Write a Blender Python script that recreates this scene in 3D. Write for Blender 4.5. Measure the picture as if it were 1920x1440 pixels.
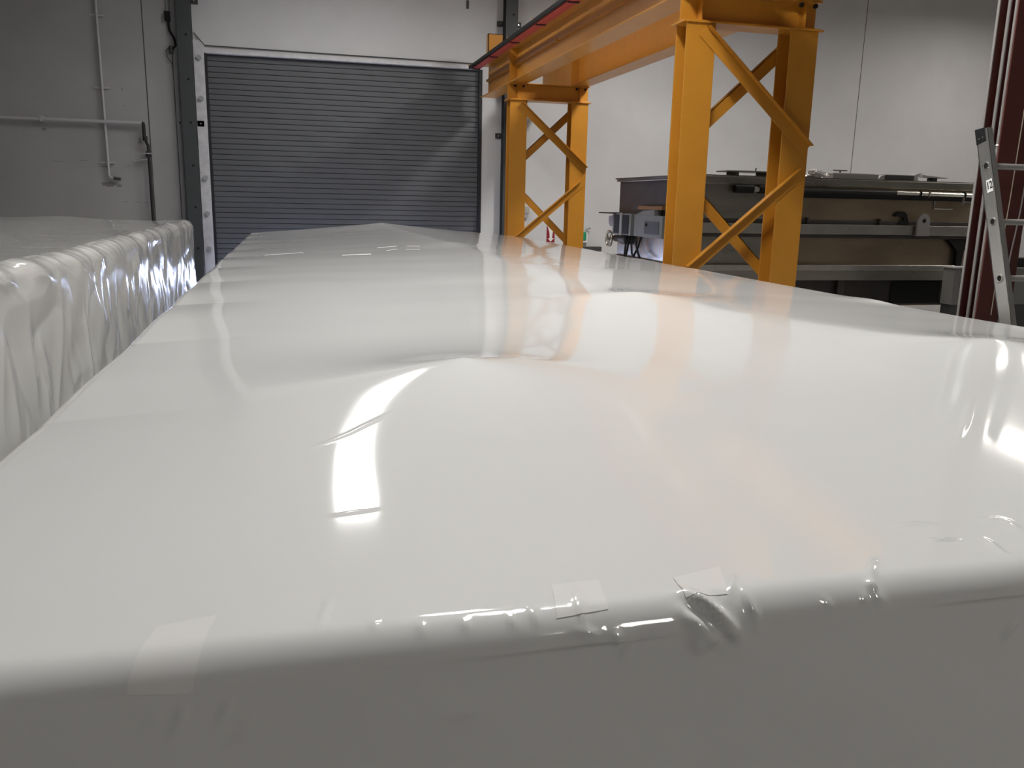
import bpy, math, random
import numpy as np
from mathutils import Vector, Matrix

for o in list(bpy.data.objects):
    bpy.data.objects.remove(o)
scene = bpy.context.scene
col = scene.collection
random.seed(5)
rng = np.random.default_rng(7)

# ------------------------------------------------------------------ camera
F_PX, TILT, ROLL, YAW = 1580.0, math.radians(12.25), 0.0217, math.radians(14.6)
EYE = Vector((0, 0, 1.6))
_f0 = Vector((math.sin(YAW), math.cos(YAW), 0)); _r = Vector((math.cos(YAW), -math.sin(YAW), 0)); _u = Vector((0, 0, 1))
_f = _f0 * math.cos(TILT) - _u * math.sin(TILT); _up = _u * math.cos(TILT) + _f0 * math.sin(TILT)
_r2 = _r * math.cos(ROLL) + _up * math.sin(ROLL); _u2 = _up * math.cos(ROLL) - _r * math.sin(ROLL)
cd = bpy.data.cameras.new('camera'); cam = bpy.data.objects.new('camera', cd); col.objects.link(cam)
cd.sensor_fit = 'HORIZONTAL'; cd.sensor_width = 36.0; cd.lens = F_PX / 1920 * 36.0
cd.clip_start = 0.05; cd.clip_end = 200
cam.matrix_world = Matrix(((_r2.x, _u2.x, -_f.x, EYE.x), (_r2.y, _u2.y, -_f.y, EYE.y), (_r2.z, _u2.z, -_f.z, EYE.z), (0, 0, 0, 1)))
scene.camera = cam

# ------------------------------------------------------------------ world (overcast daylight outside the half-raised door)
world = bpy.data.worlds.new('world'); scene.world = world; world.use_nodes = True
bg = world.node_tree.nodes['Background']
bg.inputs['Color'].default_value = (0.56, 0.66, 1.0, 1); bg.inputs['Strength'].default_value = 65.0
LAMP_W = 170.0
LAMPS = [  # x, y, weight, colour, length, where
    (0.80, 13.2, 0.65, (1.0, 0.985, 0.95), 2.4, 'over the far end of the white wrapped unit'),
    (1.5, 7.0, 0.4, (1.0, 0.985, 0.955), 1.24, 'over the middle of the white wrapped unit'),
    (1.7, 4.2, 1.5, (1.0, 0.985, 0.955), 1.24, 'over the near half of the white wrapped unit'),
    (6.4, 12.3, 1.65, (1.0, 0.975, 0.935), 1.24, 'just right of the yellow crane runway'),
    (14.6, 13.9, 0.45, (1.0, 0.94, 0.86), 2.0, 'at the far right of the hall near the back wall'),
    (13.2, 8.4, 1.1, (1.0, 0.94, 0.87), 1.24, 'added to brighten the back wall, beyond the right end of the steel tank'),  # unseen lamp, added to brighten the right part of the back wall
    (16.0, 4.0, 0.4, (1.0, 0.93, 0.84), 1.24, 'at the far right of the hall beyond the red column'),
    (3.0, -3.5, 0.42, (1.0, 0.965, 0.91), 1.24, 'added as fill behind the near end of the white wrapped unit'),  # unseen fill lamp, added behind the camera to lift the load's front face
]
LAMP_Z = 6.0
scene.view_settings.view_transform = 'Standard'
scene.view_settings.look = 'None'
scene.view_settings.exposure = 0.0
scene.view_settings.gamma = 1.0
scene.view_settings.use_curve_mapping = False

# ------------------------------------------------------------------ materials
def mat(name, rgb, rough=0.5, metal=0.0, spec=0.5, coat=0.0, coat_rough=0.05, noise=0.0, nscale=3.0, bump=0.0, bscale=20.0,
        streak=None, emit=0.0, detail=4.0, rough_var=0.0):
    m = bpy.data.materials.new(name); m.use_nodes = True
    nt = m.node_tree; b = nt.nodes['Principled BSDF']
    b.inputs['Base Color'].default_value = (*rgb, 1); b.inputs['Roughness'].default_value = rough
    b.inputs['Metallic'].default_value = metal; b.inputs['Specular IOR Level'].default_value = spec
    b.inputs['Coat Weight'].default_value = coat; b.inputs['Coat Roughness'].default_value = coat_rough
    geo = nt.nodes.new('ShaderNodeNewGeometry')
    if noise or rough_var:
        mp = nt.nodes.new('ShaderNodeMapping'); mp.inputs['Scale'].default_value = streak or (1, 1, 1)
        nt.links.new(geo.outputs['Position'], mp.inputs['Vector'])
        n = nt.nodes.new('ShaderNodeTexNoise'); n.inputs['Scale'].default_value = nscale; n.inputs['Detail'].default_value = detail
        nt.links.new(mp.outputs['Vector'], n.inputs['Vector'])
        if noise:
            r = nt.nodes.new('ShaderNodeMapRange'); r.inputs['To Min'].default_value = 1 - noise; r.inputs['To Max'].default_value = 1 + noise
            r.inputs['From Min'].default_value = 0.25; r.inputs['From Max'].default_value = 0.75
            nt.links.new(n.outputs['Fac'], r.inputs['Value'])
            mx = nt.nodes.new('ShaderNodeVectorMath'); mx.operation = 'SCALE'; mx.inputs[0].default_value = rgb
            nt.links.new(r.outputs['Result'], mx.inputs['Scale']); nt.links.new(mx.outputs['Vector'], b.inputs['Base Color'])
        if rough_var:
            r2 = nt.nodes.new('ShaderNodeMapRange'); r2.inputs['To Min'].default_value = rough - rough_var; r2.inputs['To Max'].default_value = rough + rough_var
            nt.links.new(n.outputs['Fac'], r2.inputs['Value']); nt.links.new(r2.outputs['Result'], b.inputs['Roughness'])
    if bump:
        n2 = nt.nodes.new('ShaderNodeTexNoise'); n2.inputs['Scale'].default_value = bscale; n2.inputs['Detail'].default_value = 3
        nt.links.new(geo.outputs['Position'], n2.inputs['Vector'])
        bp = nt.nodes.new('ShaderNodeBump'); bp.inputs['Strength'].default_value = 1.0; bp.inputs['Distance'].default_value = bump
        nt.links.new(n2.outputs['Fac'], bp.inputs['Height']); nt.links.new(bp.outputs['Normal'], b.inputs['Normal'])
    if emit:
        b.inputs['Emission Color'].default_value = (*rgb, 1); b.inputs['Emission Strength'].default_value = emit
    return m

M = {
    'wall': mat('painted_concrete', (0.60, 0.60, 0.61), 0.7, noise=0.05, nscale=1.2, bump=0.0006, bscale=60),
    'wall_grey_falloff': mat('grey_falloff_concrete', (0.40, 0.395, 0.395), 0.7, noise=0.07, nscale=1.2, bump=0.0006, bscale=60),  # greyer paint, darkened further to carry the light falloff on the left
    'lug': mat('grey_lug_steel', (0.30, 0.29, 0.29), 0.5),
    'timber': mat('brown_timber', (0.24, 0.11, 0.035), 0.6),
    'side_wall': mat('dim_painted_wall', (0.47, 0.46, 0.45), 0.8, noise=0.05),
    'floor': mat('concrete_floor', (0.42, 0.41, 0.40), 0.45, noise=0.18, nscale=1.5),
    'apron': mat('outdoor_concrete', (0.5, 0.5, 0.5), 0.8, noise=0.1),
    'ceiling': mat('metal_deck', (0.40, 0.40, 0.39), 0.7),
    'film': mat('white_shrink_film', (0.80, 0.80, 0.79), 0.5, spec=0.1, coat=1.0, coat_rough=0.065),
    'film2': mat('clear_poly_film', (0.59, 0.585, 0.57), 0.13, spec=0.6, coat=0.5, coat_rough=0.03),
    'tape': mat('white_tape', (0.86, 0.855, 0.845), 0.5, spec=0.1, coat=1.0, coat_rough=0.08),
    'seal': mat('crinkled_seal_strip', (0.95, 0.95, 0.95), 0.6),
    'yellow': mat('yellow_enamel', (0.50, 0.215, 0.021), 0.38, coat=0.12, coat_rough=0.15, noise=0.06, nscale=4),
    'yellow_weld': mat('dark_yellow_seam', (0.30, 0.13, 0.015), 0.5),
    'black': mat('black_plastic', (0.010, 0.010, 0.011), 0.6, spec=0.25),
    'red_bar': mat('red_conductor_plastic', (0.52, 0.07, 0.06), 0.42),
    'door': mat('grey_slat_paint', (0.105, 0.110, 0.120), 0.6, noise=0.04),
    'door_dark': mat('dark_guide', (0.012, 0.012, 0.016), 0.6),
    'grey_steel': mat('grey_steel_paint', (0.055, 0.06, 0.064), 0.5, noise=0.06),
    'grey_mid': mat('grey_trim_paint', (0.36, 0.36, 0.37), 0.6),
    'white_trim': mat('chipped_white_trim', (0.62, 0.62, 0.64), 0.55, noise=0.14, nscale=9),
    'pipe': mat('painted_pipe', (0.50, 0.49, 0.50), 0.5),
    'pipe_dark': mat('black_iron_pipe', (0.010, 0.010, 0.011), 0.5),
    'joint': mat('joint_sealant', (0.10, 0.095, 0.09), 0.9),
    'stain': mat('patch_of_bare_concrete', (0.24, 0.23, 0.22), 0.9),
    'steel': mat('stainless_steel', (0.36, 0.34, 0.30), 0.30, metal=0.9, noise=0.14, nscale=2.0, streak=(0.7, 1, 3), rough_var=0.10),
    'steel_brown': mat('dark_reflection_steel', (0.33, 0.265, 0.19), 0.36, metal=0.75, noise=0.25, nscale=1.6, streak=(0.7, 1, 1.6)),  # brown tone stands in for dark surroundings mirrored in the stainless
    'steel_bright': mat('bright_steel', (0.60, 0.58, 0.54), 0.25, metal=0.95, noise=0.1, nscale=5),
    'steel_dark': mat('dark_sheet_metal', (0.075, 0.068, 0.066), 0.45, metal=0.4, noise=0.15),
    'box_grey': mat('grey_control_box', (0.17, 0.175, 0.175), 0.5),
    'alu': mat('mill_aluminium', (0.58, 0.57, 0.55), 0.32, metal=0.9, noise=0.14, nscale=3, streak=(1, 1, 0.25)),
    'alu_dull': mat('dull_aluminium', (0.36, 0.35, 0.335), 0.5, metal=0.5),
    'red_steel': mat('red_oxide_paint', (0.095, 0.022, 0.017), 0.5, noise=0.12, nscale=3),
    'conduit': mat('galvanised_conduit', (0.40, 0.38, 0.36), 0.45, metal=0.5),
    'cord': mat('pale_cord', (0.45, 0.40, 0.30), 0.8),
    'paper': mat('sticker_paper', (0.8, 0.8, 0.78), 0.5),
    'ink': mat('black_ink', (0.01, 0.01, 0.01), 0.5),
    'sign_red': mat('sign_red', (0.26, 0.012, 0.025), 0.4),
    'green': mat('green_plastic', (0.015, 0.28, 0.13), 0.35),
    'white_plastic': mat('white_plastic', (0.75, 0.75, 0.75), 0.4),
    'beige': mat('beige_plastic', (0.48, 0.45, 0.38), 0.5),
    'dark_grey': mat('dark_grey_plastic', (0.05, 0.05, 0.052), 0.5),
    'cabinet': mat('pale_grey_panel', (0.17, 0.17, 0.165), 0.55),
    'bag': mat('clear_bag_film', (0.45, 0.44, 0.42), 0.12, coat=0.5),
    'housing': mat('lamp_housing', (0.55, 0.55, 0.55), 0.5),
    'diffuser': mat('lamp_diffuser', (1.0, 0.97, 0.92), 0.4, emit=3.0),
    'lilac': mat('pale_lilac_plastic', (0.50, 0.50, 0.62), 0.35),
}

# ------------------------------------------------------------------ helpers
def wloc(o):
    v = Vector((0, 0, 0))
    while o is not None:
        v += o.location; o = o.parent
    return v

class MB:
    def __init__(self): self.v, self.f = [], []
    def add(self, vs, fs):
        k = len(self.v); self.v += [tuple(p) for p in vs]; self.f += [tuple(i + k for i in q) for q in fs]; return self
    def box(self, x0, x1, y0, y1, z0, z1):
        return self.add([(x0, y0, z0), (x1, y0, z0), (x1, y1, z0), (x0, y1, z0), (x0, y0, z1), (x1, y0, z1), (x1, y1, z1), (x0, y1, z1)],
                        [(0, 3, 2, 1), (4, 5, 6, 7), (0, 1, 5, 4), (1, 2, 6, 5), (2, 3, 7, 6), (3, 0, 4, 7)])
    def prism(self, poly, ax, a0, a1):
        """extrude a 2-D polygon along axis ax ('x': poly is (y,z); 'y': (x,z); 'z': (x,y))"""
        def p3(p, a): return {'x': (a, p[0], p[1]), 'y': (p[0], a, p[1]), 'z': (p[0], p[1], a)}[ax]
        n = len(poly); vs = [p3(p, a0) for p in poly] + [p3(p, a1) for p in poly]
        fs = [(i, (i + 1) % n, n + (i + 1) % n, n + i) for i in range(n)] + [tuple(range(n))[::-1], tuple(range(n, 2 * n))]
        return self.add(vs, fs)
    def isec(self, ax, c, a0, a1, w, d, tf, tw, flange='v'):
        """I-section extruded along ax. flange width w lies along the first poly axis, depth d along the second"""
        h, k, t = w / 2, d / 2, tw / 2
        pl = [(-h, -k), (h, -k), (h, -k + tf), (t, -k + tf), (t, k - tf), (h, k - tf), (h, k), (-h, k), (-h, k - tf), (-t, k - tf), (-t, -k + tf), (-h, -k + tf)]
        def p3(p, a): return {'x': (a, p[0], p[1]), 'y': (p[0], a, p[1]), 'z': (p[0], p[1], a)}[ax]
        pl = [(c[0] + p, c[1] + q) for p, q in pl]; n = 12
        vs = [p3(p, a0) for p in pl] + [p3(p, a1) for p in pl]
        fs = [(i, (i + 1) % n, n + (i + 1) % n, n + i) for i in range(n)]
        for b in (0, n): fs += [(b, b + 1, b + 2, b + 11), (b + 2, b + 3, b + 10, b + 11), (b + 3, b + 4, b + 9, b + 10), (b + 4, b + 5, b + 8, b + 9), (b + 5, b + 6, b + 7, b + 8)]
        return self.add(vs, fs)
    def tube(self, pts, r, n=10, cap=True):
        pts = [Vector(p) for p in pts]; rings = []
        prev = None
        for i, p in enumerate(pts):
            t = (pts[min(i + 1, len(pts) - 1)] - pts[max(i - 1, 0)]).normalized()
            a = Vector((0, 0, 1)) if abs(t.z) < 0.9 else Vector((1, 0, 0))
            if prev is None: u = t.cross(a).normalized()
            else: u = (prev - t * prev.dot(t)).normalized()
            prev = u; w = t.cross(u)
            rr = r[i] if isinstance(r, (list, tuple)) else r
            rings.append([p + (u * math.cos(2 * math.pi * k / n) + w * math.sin(2 * math.pi * k / n)) * rr for k in range(n)])
        vs = [v for q in rings for v in q]; fs = []
        for i in range(len(pts) - 1):
            for k in range(n): fs.append((i * n + k, i * n + (k + 1) % n, (i + 1) * n + (k + 1) % n, (i + 1) * n + k))
        if cap: fs += [tuple(range(n))[::-1], tuple(range((len(pts) - 1) * n, len(pts) * n))]
        return self.add(vs, fs)
    def torus(self, c, R, r, ax, n=24, m=8):
        c = Vector(c); e = {'x': (Vector((0, 1, 0)), Vector((0, 0, 1)), Vector((1, 0, 0))), 'y': (Vector((1, 0, 0)), Vector((0, 0, 1)), Vector((0, 1, 0))), 'z': (Vector((1, 0, 0)), Vector((0, 1, 0)), Vector((0, 0, 1)))}[ax]
        vs, fs = [], []
        for i in range(n):
            a = 2 * math.pi * i / n; d = e[0] * math.cos(a) + e[1] * math.sin(a)
            for j in range(m):
                b = 2 * math.pi * j / m; vs.append(c + d * (R + r * math.cos(b)) + e[2] * r * math.sin(b))
        for i in range(n):
            for j in range(m): fs.append((i * m + j, ((i + 1) % n) * m + j, ((i + 1) % n) * m + (j + 1) % m, i * m + (j + 1) % m))
        return self.add(vs, fs)
    def bar(self, p, q, w, t, nrm):
        """flat bar from p to q, width w in its plane, thickness t along nrm"""
        p, q, nrm = Vector(p), Vector(q), Vector(nrm).normalized(); d = (q - p).normalized(); s = d.cross(nrm).normalized() * w / 2; k = nrm * t
        return self.add([p - s, p + s, q + s, q - s, p - s + k, p + s + k, q + s + k, q - s + k], [(0, 1, 2, 3), (7, 6, 5, 4), (0, 4, 5, 1), (1, 5, 6, 2), (2, 6, 7, 3), (3, 7, 4, 0)])
    def mesh(self, name, m, org=Vector((0, 0, 0)), smooth=False):
        me = bpy.data.meshes.new(name); me.from_pydata([tuple(Vector(p) - org) for p in self.v], [], self.f); me.materials.append(m)
        import bmesh
        bm = bmesh.new(); bm.from_mesh(me); bmesh.ops.recalc_face_normals(bm, faces=bm.faces); bm.to_mesh(me); bm.free()
        if smooth:
            me.polygons.foreach_set('use_smooth', [True] * len(me.polygons))
        return me
    def build(self, name, m, parent=None, org=None, smooth=False, bevel=0.0, label=None):
        """one mesh object; world coordinates in, object origin at org (or at the parent's place)"""
        base = wloc(parent) if parent else Vector((0, 0, 0))
        org = Vector(org) if org is not None else base
        o = bpy.data.objects.new(name, self.mesh(name, M[m] if isinstance(m, str) else m, org, smooth)); col.objects.link(o)
        o.location = org - base; o.parent = parent
        if bevel:
            b = o.modifiers.new('bevel', 'BEVEL'); b.width = bevel; b.segments = 2; b.limit_method = 'ANGLE'; b.angle_limit = math.radians(40)
        if smooth and not bevel:
            ed = o.modifiers.new('split', 'EDGE_SPLIT'); ed.split_angle = math.radians(45)
        if label: o['label'] = label
        return o

def thing(name, label, cat, loc, group=None):
    o = bpy.data.objects.new(name, None); col.objects.link(o); o.location = loc; o.empty_display_size = 0.1
    o['label'] = label; o['category'] = cat
    if group: o['group'] = group
    return o
def tag(o, label, cat, group=None):
    o['label'] = label; o['category'] = cat
    if group: o['group'] = group
    return o
def struct(o, label=None):
    o['kind'] = 'structure'
    if label: o['label'] = label
    return o
def share(src, parent, loc, name=None):
    """copy of a part at a new place under parent (shares mesh data); loc is a world point for its origin"""
    c = src.copy(); col.objects.link(c); c.parent = parent; c.location = Vector(loc) - (wloc(parent) if parent else Vector((0, 0, 0)))
    return c
def grid_obj(name, m, V, mask=None, parent=None, org=(0, 0, 0)):
    """V: (n, m, 3) array of world points -> smooth quad sheet"""
    n, k, _ = V.shape
    idx = np.arange(n * k).reshape(n, k)
    q = np.stack([idx[:-1, :-1], idx[:-1, 1:], idx[1:, 1:], idx[1:, :-1]], -1)
    q = q[mask] if mask is not None else q.reshape(-1, 4)
    base = np.array(wloc(parent)) if parent else np.array(org, float)
    P = V.reshape(-1, 3) - (base if parent else np.array(org, float))
    me = bpy.data.meshes.new(name)
    me.vertices.add(len(P)); me.vertices.foreach_set('co', P.astype(np.float32).ravel())
    me.loops.add(q.size); me.loops.foreach_set('vertex_index', q.astype(np.int32).ravel())
    me.polygons.add(len(q)); me.polygons.foreach_set('loop_start', np.arange(0, q.size, 4, dtype=np.int32))
    me.polygons.foreach_set('use_smooth', np.ones(len(q), bool))
    me.update(calc_edges=True); me.validate(); me.materials.append(m)
    o = bpy.data.objects.new(name, me); col.objects.link(o); o.parent = parent
    if not parent: o.location = org
    return o

def value_noise(x, y, seed, sx=1.0, sy=1.0):
    r = np.random.default_rng(seed); T = r.random((64, 64)) * 2 - 1
    u, v = x / sx + 900, y / sy + 900; i, j = np.floor(u).astype(int), np.floor(v).astype(int); a, b = u - i, v - j
    a, b = a ** 3 * (a * (a * 6 - 15) + 10), b ** 3 * (b * (b * 6 - 15) + 10)
    g = lambda p, q: T[p % 64, q % 64]
    return (g(i, j) * (1 - a) + g(i + 1, j) * a) * (1 - b) + (g(i, j + 1) * (1 - a) + g(i + 1, j + 1) * a) * b

def seg_dist(x, y, p, q):
    """distance to segment and position along it (0..1)"""
    dx, dy = q[0] - p[0], q[1] - p[1]; L2 = dx * dx + dy * dy
    t = np.clip(((x - p[0]) * dx + (y - p[1]) * dy) / L2, 0, 1)
    return np.hypot(x - p[0] - t * dx, y - p[1] - t * dy), t

# ------------------------------------------------------------------ the room
WY = 17.0               # inner face of the back wall
DX0, DX1, DZ = -1.42, 3.64, 4.09   # door opening
HALL = (-9.0, 22.0, -7.0, 7.2)     # left, right, front, ceiling
struct(MB().box(HALL[0], HALL[1], HALL[2], WY + 0.3, -0.2, 0).build('floor', 'floor'), 'grey concrete hall floor')
struct(MB().box(-40, 50, WY + 0.3, 60, -0.2, -0.01).build('ground', 'apron'), 'pale concrete yard outside the door')
struct(MB().box(-1.9, DX0 - 0.001, WY, WY + 0.3, 0, HALL[3]).box(DX1 + 0.001, HALL[1], WY, WY + 0.3, 0, HALL[3]).box(DX0 - 0.001, DX1 + 0.001, WY, WY + 0.3, DZ + 0.001, HALL[3]).build('wall_back', 'wall'), 'white painted concrete back wall')
wp = struct(MB().box(HALL[0], -1.9, WY, WY + 0.3, 0, HALL[3]).build('wall_back_panel', 'wall_grey_falloff'), 'greyer back wall panel at far left, light falloff put into its tone')
def scuff(cx, cz, rx, rz, seed):
    r = random.Random(seed); MB().prism([(cx + rx * (0.7 + 0.5 * r.random()) * math.cos(a), cz + rz * (0.6 + 0.6 * r.random()) * math.sin(a)) for a in [k * math.pi / 7 for k in range(14)]], 'y', WY - 0.0015, WY).build('scuff', 'stain', wp)
for a in ((-3.19, 1.74, 0.14, 0.05, 1), (-3.22, 2.05, 0.10, 0.018, 2), (-3.02, 1.72, 0.05, 0.03, 3), (-2.86, 3.40, 0.018, 0.014, 4), (-2.84, 3.12, 0.014, 0.01, 5), (-4.18, 2.66, 0.035, 0.025, 6), (-2.62, 2.52, 0.03, 0.08, 7), (-2.93, 1.44, 0.06, 0.006, 8), (-2.74, 1.435, 0.05, 0.006, 9), (-2.58, 1.43, 0.04, 0.006, 10), (-4.0, 2.12, 0.12, 0.006, 11), (-3.6, 2.15, 0.10, 0.005, 12)): scuff(*a)
struct(MB().box(HALL[0] - 0.2, HALL[0], HALL[2], WY + 0.3, 0, HALL[3]).build('wall_left', 'side_wall'))
struct(MB().box(HALL[1], HALL[1] + 0.2, HALL[2], WY + 0.3, 0, HALL[3]).build('wall_right', 'side_wall'))
struct(MB().box(HALL[0] - 0.2, HALL[1] + 0.2, HALL[2] - 0.2, HALL[2], 0, HALL[3]).build('wall_front', 'side_wall'))
struct(MB().box(HALL[0] - 0.2, HALL[1] + 0.2, HALL[2] - 0.2, WY + 0.3, HALL[3], HALL[3] + 0.2).build('ceiling', 'ceiling'))

# wall panel joints
for k, (x, z0, z1, w) in enumerate([(-2.445, 0, HALL[3], 0.018), (12.17, 0, HALL[3], 0.012)]):
    struct(MB().box(x - w / 2, x + w / 2, WY - 0.004, WY + 0.01, z0, z1).build('trim_%d' % (k + 1), 'joint'), 'dark vertical joint between wall panels')

# roll-up door
DBOT = 0.31
door = bpy.data.objects.new('door_1', None); col.objects.link(door); door.location = ((DX0 + DX1) / 2, WY + 0.1, 0); struct(door, 'grey roll-up door of horizontal slats')
PITCH = 0.0965
slat_poly = [(0.0, 0.002), (-0.012, 0.005), (-0.0145, 0.030), (-0.0145, 0.066), (-0.012, 0.089), (0.0, 0.092), (0.008, 0.092), (0.008, 0.002)]
sl = MB().prism([(WY + 0.1 + y, z) for y, z in slat_poly], 'x', DX0 - 0.03, DX1 + 0.03)
s0 = sl.build('slat', 'door', door, org=((DX0 + DX1) / 2, WY + 0.1, 0)); ns = int((DZ + 0.12 - DBOT) / PITCH)
s0.location.z = DBOT
for i in range(1, ns): c = s0.copy(); col.objects.link(c); c.parent = door; c.location.z = DBOT + i * PITCH
MB().box(DX0 - 0.03, DX1 + 0.03, WY + 0.108, WY + 0.118, DBOT + 0.02, DZ + 0.12).build('curtain_backing', 'door_dark', door)
MB().box(DX0, DX1, WY + 0.07, WY + 0.13, DBOT - 0.06, DBOT).build('bottom_bar', 'grey_steel', door)
struct(MB().box(DX1 - 0.01, DX1 + 0.055, WY - 0.012, WY + 0.07, 0, DZ).build('trim_3', 'door_dark'), 'black guide rail on the right of the door')
struct(MB().box(DX0 - 0.025, DX0 + 0.02, WY - 0.01, WY + 0.07, 0, DZ).build('trim_4', 'door_dark'), 'black guide rail on the left of the door')
t5 = struct(MB().box(-1.625, DX0 - 0.025, WY - 0.03, WY, 0, 4.3).build('trim_5', 'white_trim', org=(-1.53, WY, 0), bevel=0.004), 'chipped white door jamb')
for z in (4.0, 3.3, 1.9, 1.25, 0.6): MB().tube([(-1.53, WY - 0.03, z), (-1.53, WY - 0.075, z)], 0.045, 10).build('anchor_plate', 'grey_mid', t5)
struct(MB().box(-1.625, DX1 + 0.03, WY - 0.028, WY, DZ, DZ + 0.055).build('trim_6', 'white_trim', bevel=0.004), 'white lintel strip above the door')
tag(MB().tube([(-1.6, WY - 0.03, 4.42), (-1.42, WY - 0.03, 4.215), (0.5, WY - 0.02, 4.205), (2.2, WY - 0.02, 4.20), (DX1, WY - 0.02, 4.19)], 0.010, 6).build('door_cable', 'dark_grey', org=(-1.42, WY, 4.2)), 'thin dark cable running along the lintel of the roll-up door', 'cable')
# daylight portal in the door gap
pl = bpy.data.lights.new('door_portal', 'AREA'); pl.shape = 'RECTANGLE'; pl.size = DX1 - DX0; pl.size_y = DBOT - 0.06
po = bpy.data.objects.new('door_portal', pl); col.objects.link(po); po.location = ((DX0 + DX1) / 2, WY + 0.2, (DBOT - 0.06) / 2); po.rotation_euler = (math.radians(-90), 0, 0)
pl.cycles.is_portal = True

# ceiling fixtures
for k, (x, y, wt, c, ln_, where) in enumerate(LAMPS):
    t = thing('ceiling_light', 'rectangular high-bay ceiling light ' + where, 'light', (x, y, LAMP_Z), 'high-bay lights under the ceiling')
    MB().box(x - 0.34, x + 0.34, y - ln_ / 2 - 0.04, y + ln_ / 2 + 0.04, LAMP_Z + 0.03, LAMP_Z + 0.14).build('housing', 'housing', t, bevel=0.01)
    MB().box(x - 0.3, x + 0.3, y - ln_ / 2, y + ln_ / 2, LAMP_Z + 0.012, LAMP_Z + 0.03).build('diffuser', 'diffuser', t)
    for sx, sy in ((-1, -1), (-1, 1), (1, -1), (1, 1)): MB().tube([(x + sx * 0.28, y + sy * 0.5, LAMP_Z + 0.14), (x + sx * 0.28, y + sy * 0.5, HALL[3])], 0.006, 6).build('hanger', 'grey_mid', t)
    ld = bpy.data.lights.new('lamp', 'AREA'); ld.shape = 'RECTANGLE'; ld.size = 0.6; ld.size_y = ln_; ld.energy = LAMP_W * wt; ld.color = c; ld.spread = math.radians(172)
    lo = bpy.data.objects.new('lamp', ld); col.objects.link(lo); lo.parent = t; lo.location = (0, 0, 0)

# ------------------------------------------------------------------ the large shrink-wrapped unit
X0, X1, Y0, Y1, ZT = -0.62, 3.40, 0.97, 13.1, 1.06
def smin(a, b, k):
    h = np.clip(0.5 + 0.5 * (b - a) / k, 0, 1); return b * (1 - h) + a * h - k * h * (1 - h)
def crown(x, y):
    xr = np.interp(y, [3.9, 8, 13.1], [1.64, 1.62, 1.31])
    H = np.interp(y, [0, 3.9, 8, 13.1], [0.075, 0.075, 0.10, 0.158])
    left = H * (x - X0) / (xr - X0); right = H * (X1 - x) / (X1 - xr); front = 0.075 * (y - Y0 - 0.05) / 2.9
    h = smin(smin(left, right, 0.006), front, 0.010)
    h = np.maximum(h, 0)
    # the film is tented over hard points below: cusps with long concave flanks
    def cusp(cx, cy, rx, ry, a, e=0.05): return a * np.exp(-np.sqrt(((x - cx) / rx) ** 2 + ((y - cy) / ry) ** 2 + e * e))
    h = h + cusp(0.46, 2.32, 0.40, 0.30, 0.070, 0.04) + cusp(0.66, 2.38, 0.14, 0.07, 0.009, 0.2)
    h = h + cusp(1.70, 4.02, 0.30, 0.22, 0.030, 0.12)
    h = h + cusp(2.52, 2.56, 0.38, 0.32, 0.046, 0.08)
    h = h + cusp(1.31, 13.0, 0.45, 0.6, 0.024, 0.15)
    h = h + cusp(1.62, 8.6, 0.30, 0.6, 0.014, 0.2)
    # lumps along the left and right edges
    el = np.clip(1 - (x - X0) / 0.55, 0, 1) ** 1.5; er = np.clip(1 - (X1 - x) / 0.35, 0, 1) ** 1.5
    h = h + el * (0.012 * np.abs(np.sin(math.pi * y / 1.15 + 0.4)) + 0.003 * value_noise(x, y, 3, 0.5, 0.5)) - el * 0.008
    h = h + er * (0.014 * np.exp(-((y - 4.35) / 0.2) ** 2) + 0.012 * np.exp(-((y - 2.75) / 0.15) ** 2) + 0.006 * value_noise(x, y, 4, 0.5, 0.6))
    # broad slackness
    fade = np.clip((y - 1.2) / 2.0, 0, 1)
    h = h + fade * (0.0030 * value_noise(x, y, 11, 2.2, 0.9) + 0.0008 * value_noise(x, y, 12, 1.0, 0.4)) + 0.0006 * value_noise(x, y, 13, 0.5, 0.45)
    return h

def edge_profile(p0, p1, pts, drop):
    """rows across an edge-to-edge section: (pos, dz, phi) with a bullnose and a crease at both ends"""
    rows = []
    nose = []
    for a in np.linspace(68, 0, 13):
        r = math.radians(a); k = math.radians(68)
        nose.append((p0 + 0.055 * (1 - math.sin(r) / math.sin(k)), -0.04 * (1 - math.cos(r)) / (1 - math.cos(k)), r))
    for z in np.concatenate([np.linspace(-drop, -0.35, 8, endpoint=False), np.linspace(-0.35, -0.042, 44)]): rows.append((p0 + 0.0006, z, math.pi / 2))
    rows += nose
    for y in pts: rows.append((y, 0.0, 0.0))
    for q, dz, r in nose[::-1]: rows.append((p1 - (q - p0), dz, -r))
    for z in np.linspace(-0.042, -drop, 10): rows.append((p1 - 0.004, z, -math.pi / 2))
    return np.array(rows)

ys = [Y0 + 0.06]
while ys[-1] < Y1 - 0.10: ys.append(ys[-1] + max(0.0045, 0.0034 * (ys[-1] - 0.4)))
fr = edge_profile(Y0, Y1, [y for y in ys if y < Y1 - 0.062], ZT + 0.05)
xs = np.concatenate([np.arange(X0 + 0.06, 1.15, 0.0055), np.arange(1.15, X1 - 0.06, 0.010)])
sd = edge_profile(X0, X1, xs, ZT + 0.05)
sd = sd[(sd[:, 1] > -0.2) | (np.arange(len(sd)) % 4 == 0) | (np.arange(len(sd)) < 1)]
FY, SX = np.meshgrid(fr[:, 0], sd[:, 0], indexing='ij')
FD, SD = np.meshgrid(fr[:, 1], sd[:, 1], indexing='ij')
PH = np.meshgrid(fr[:, 2], sd[:, 2], indexing='ij')[0]
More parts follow.
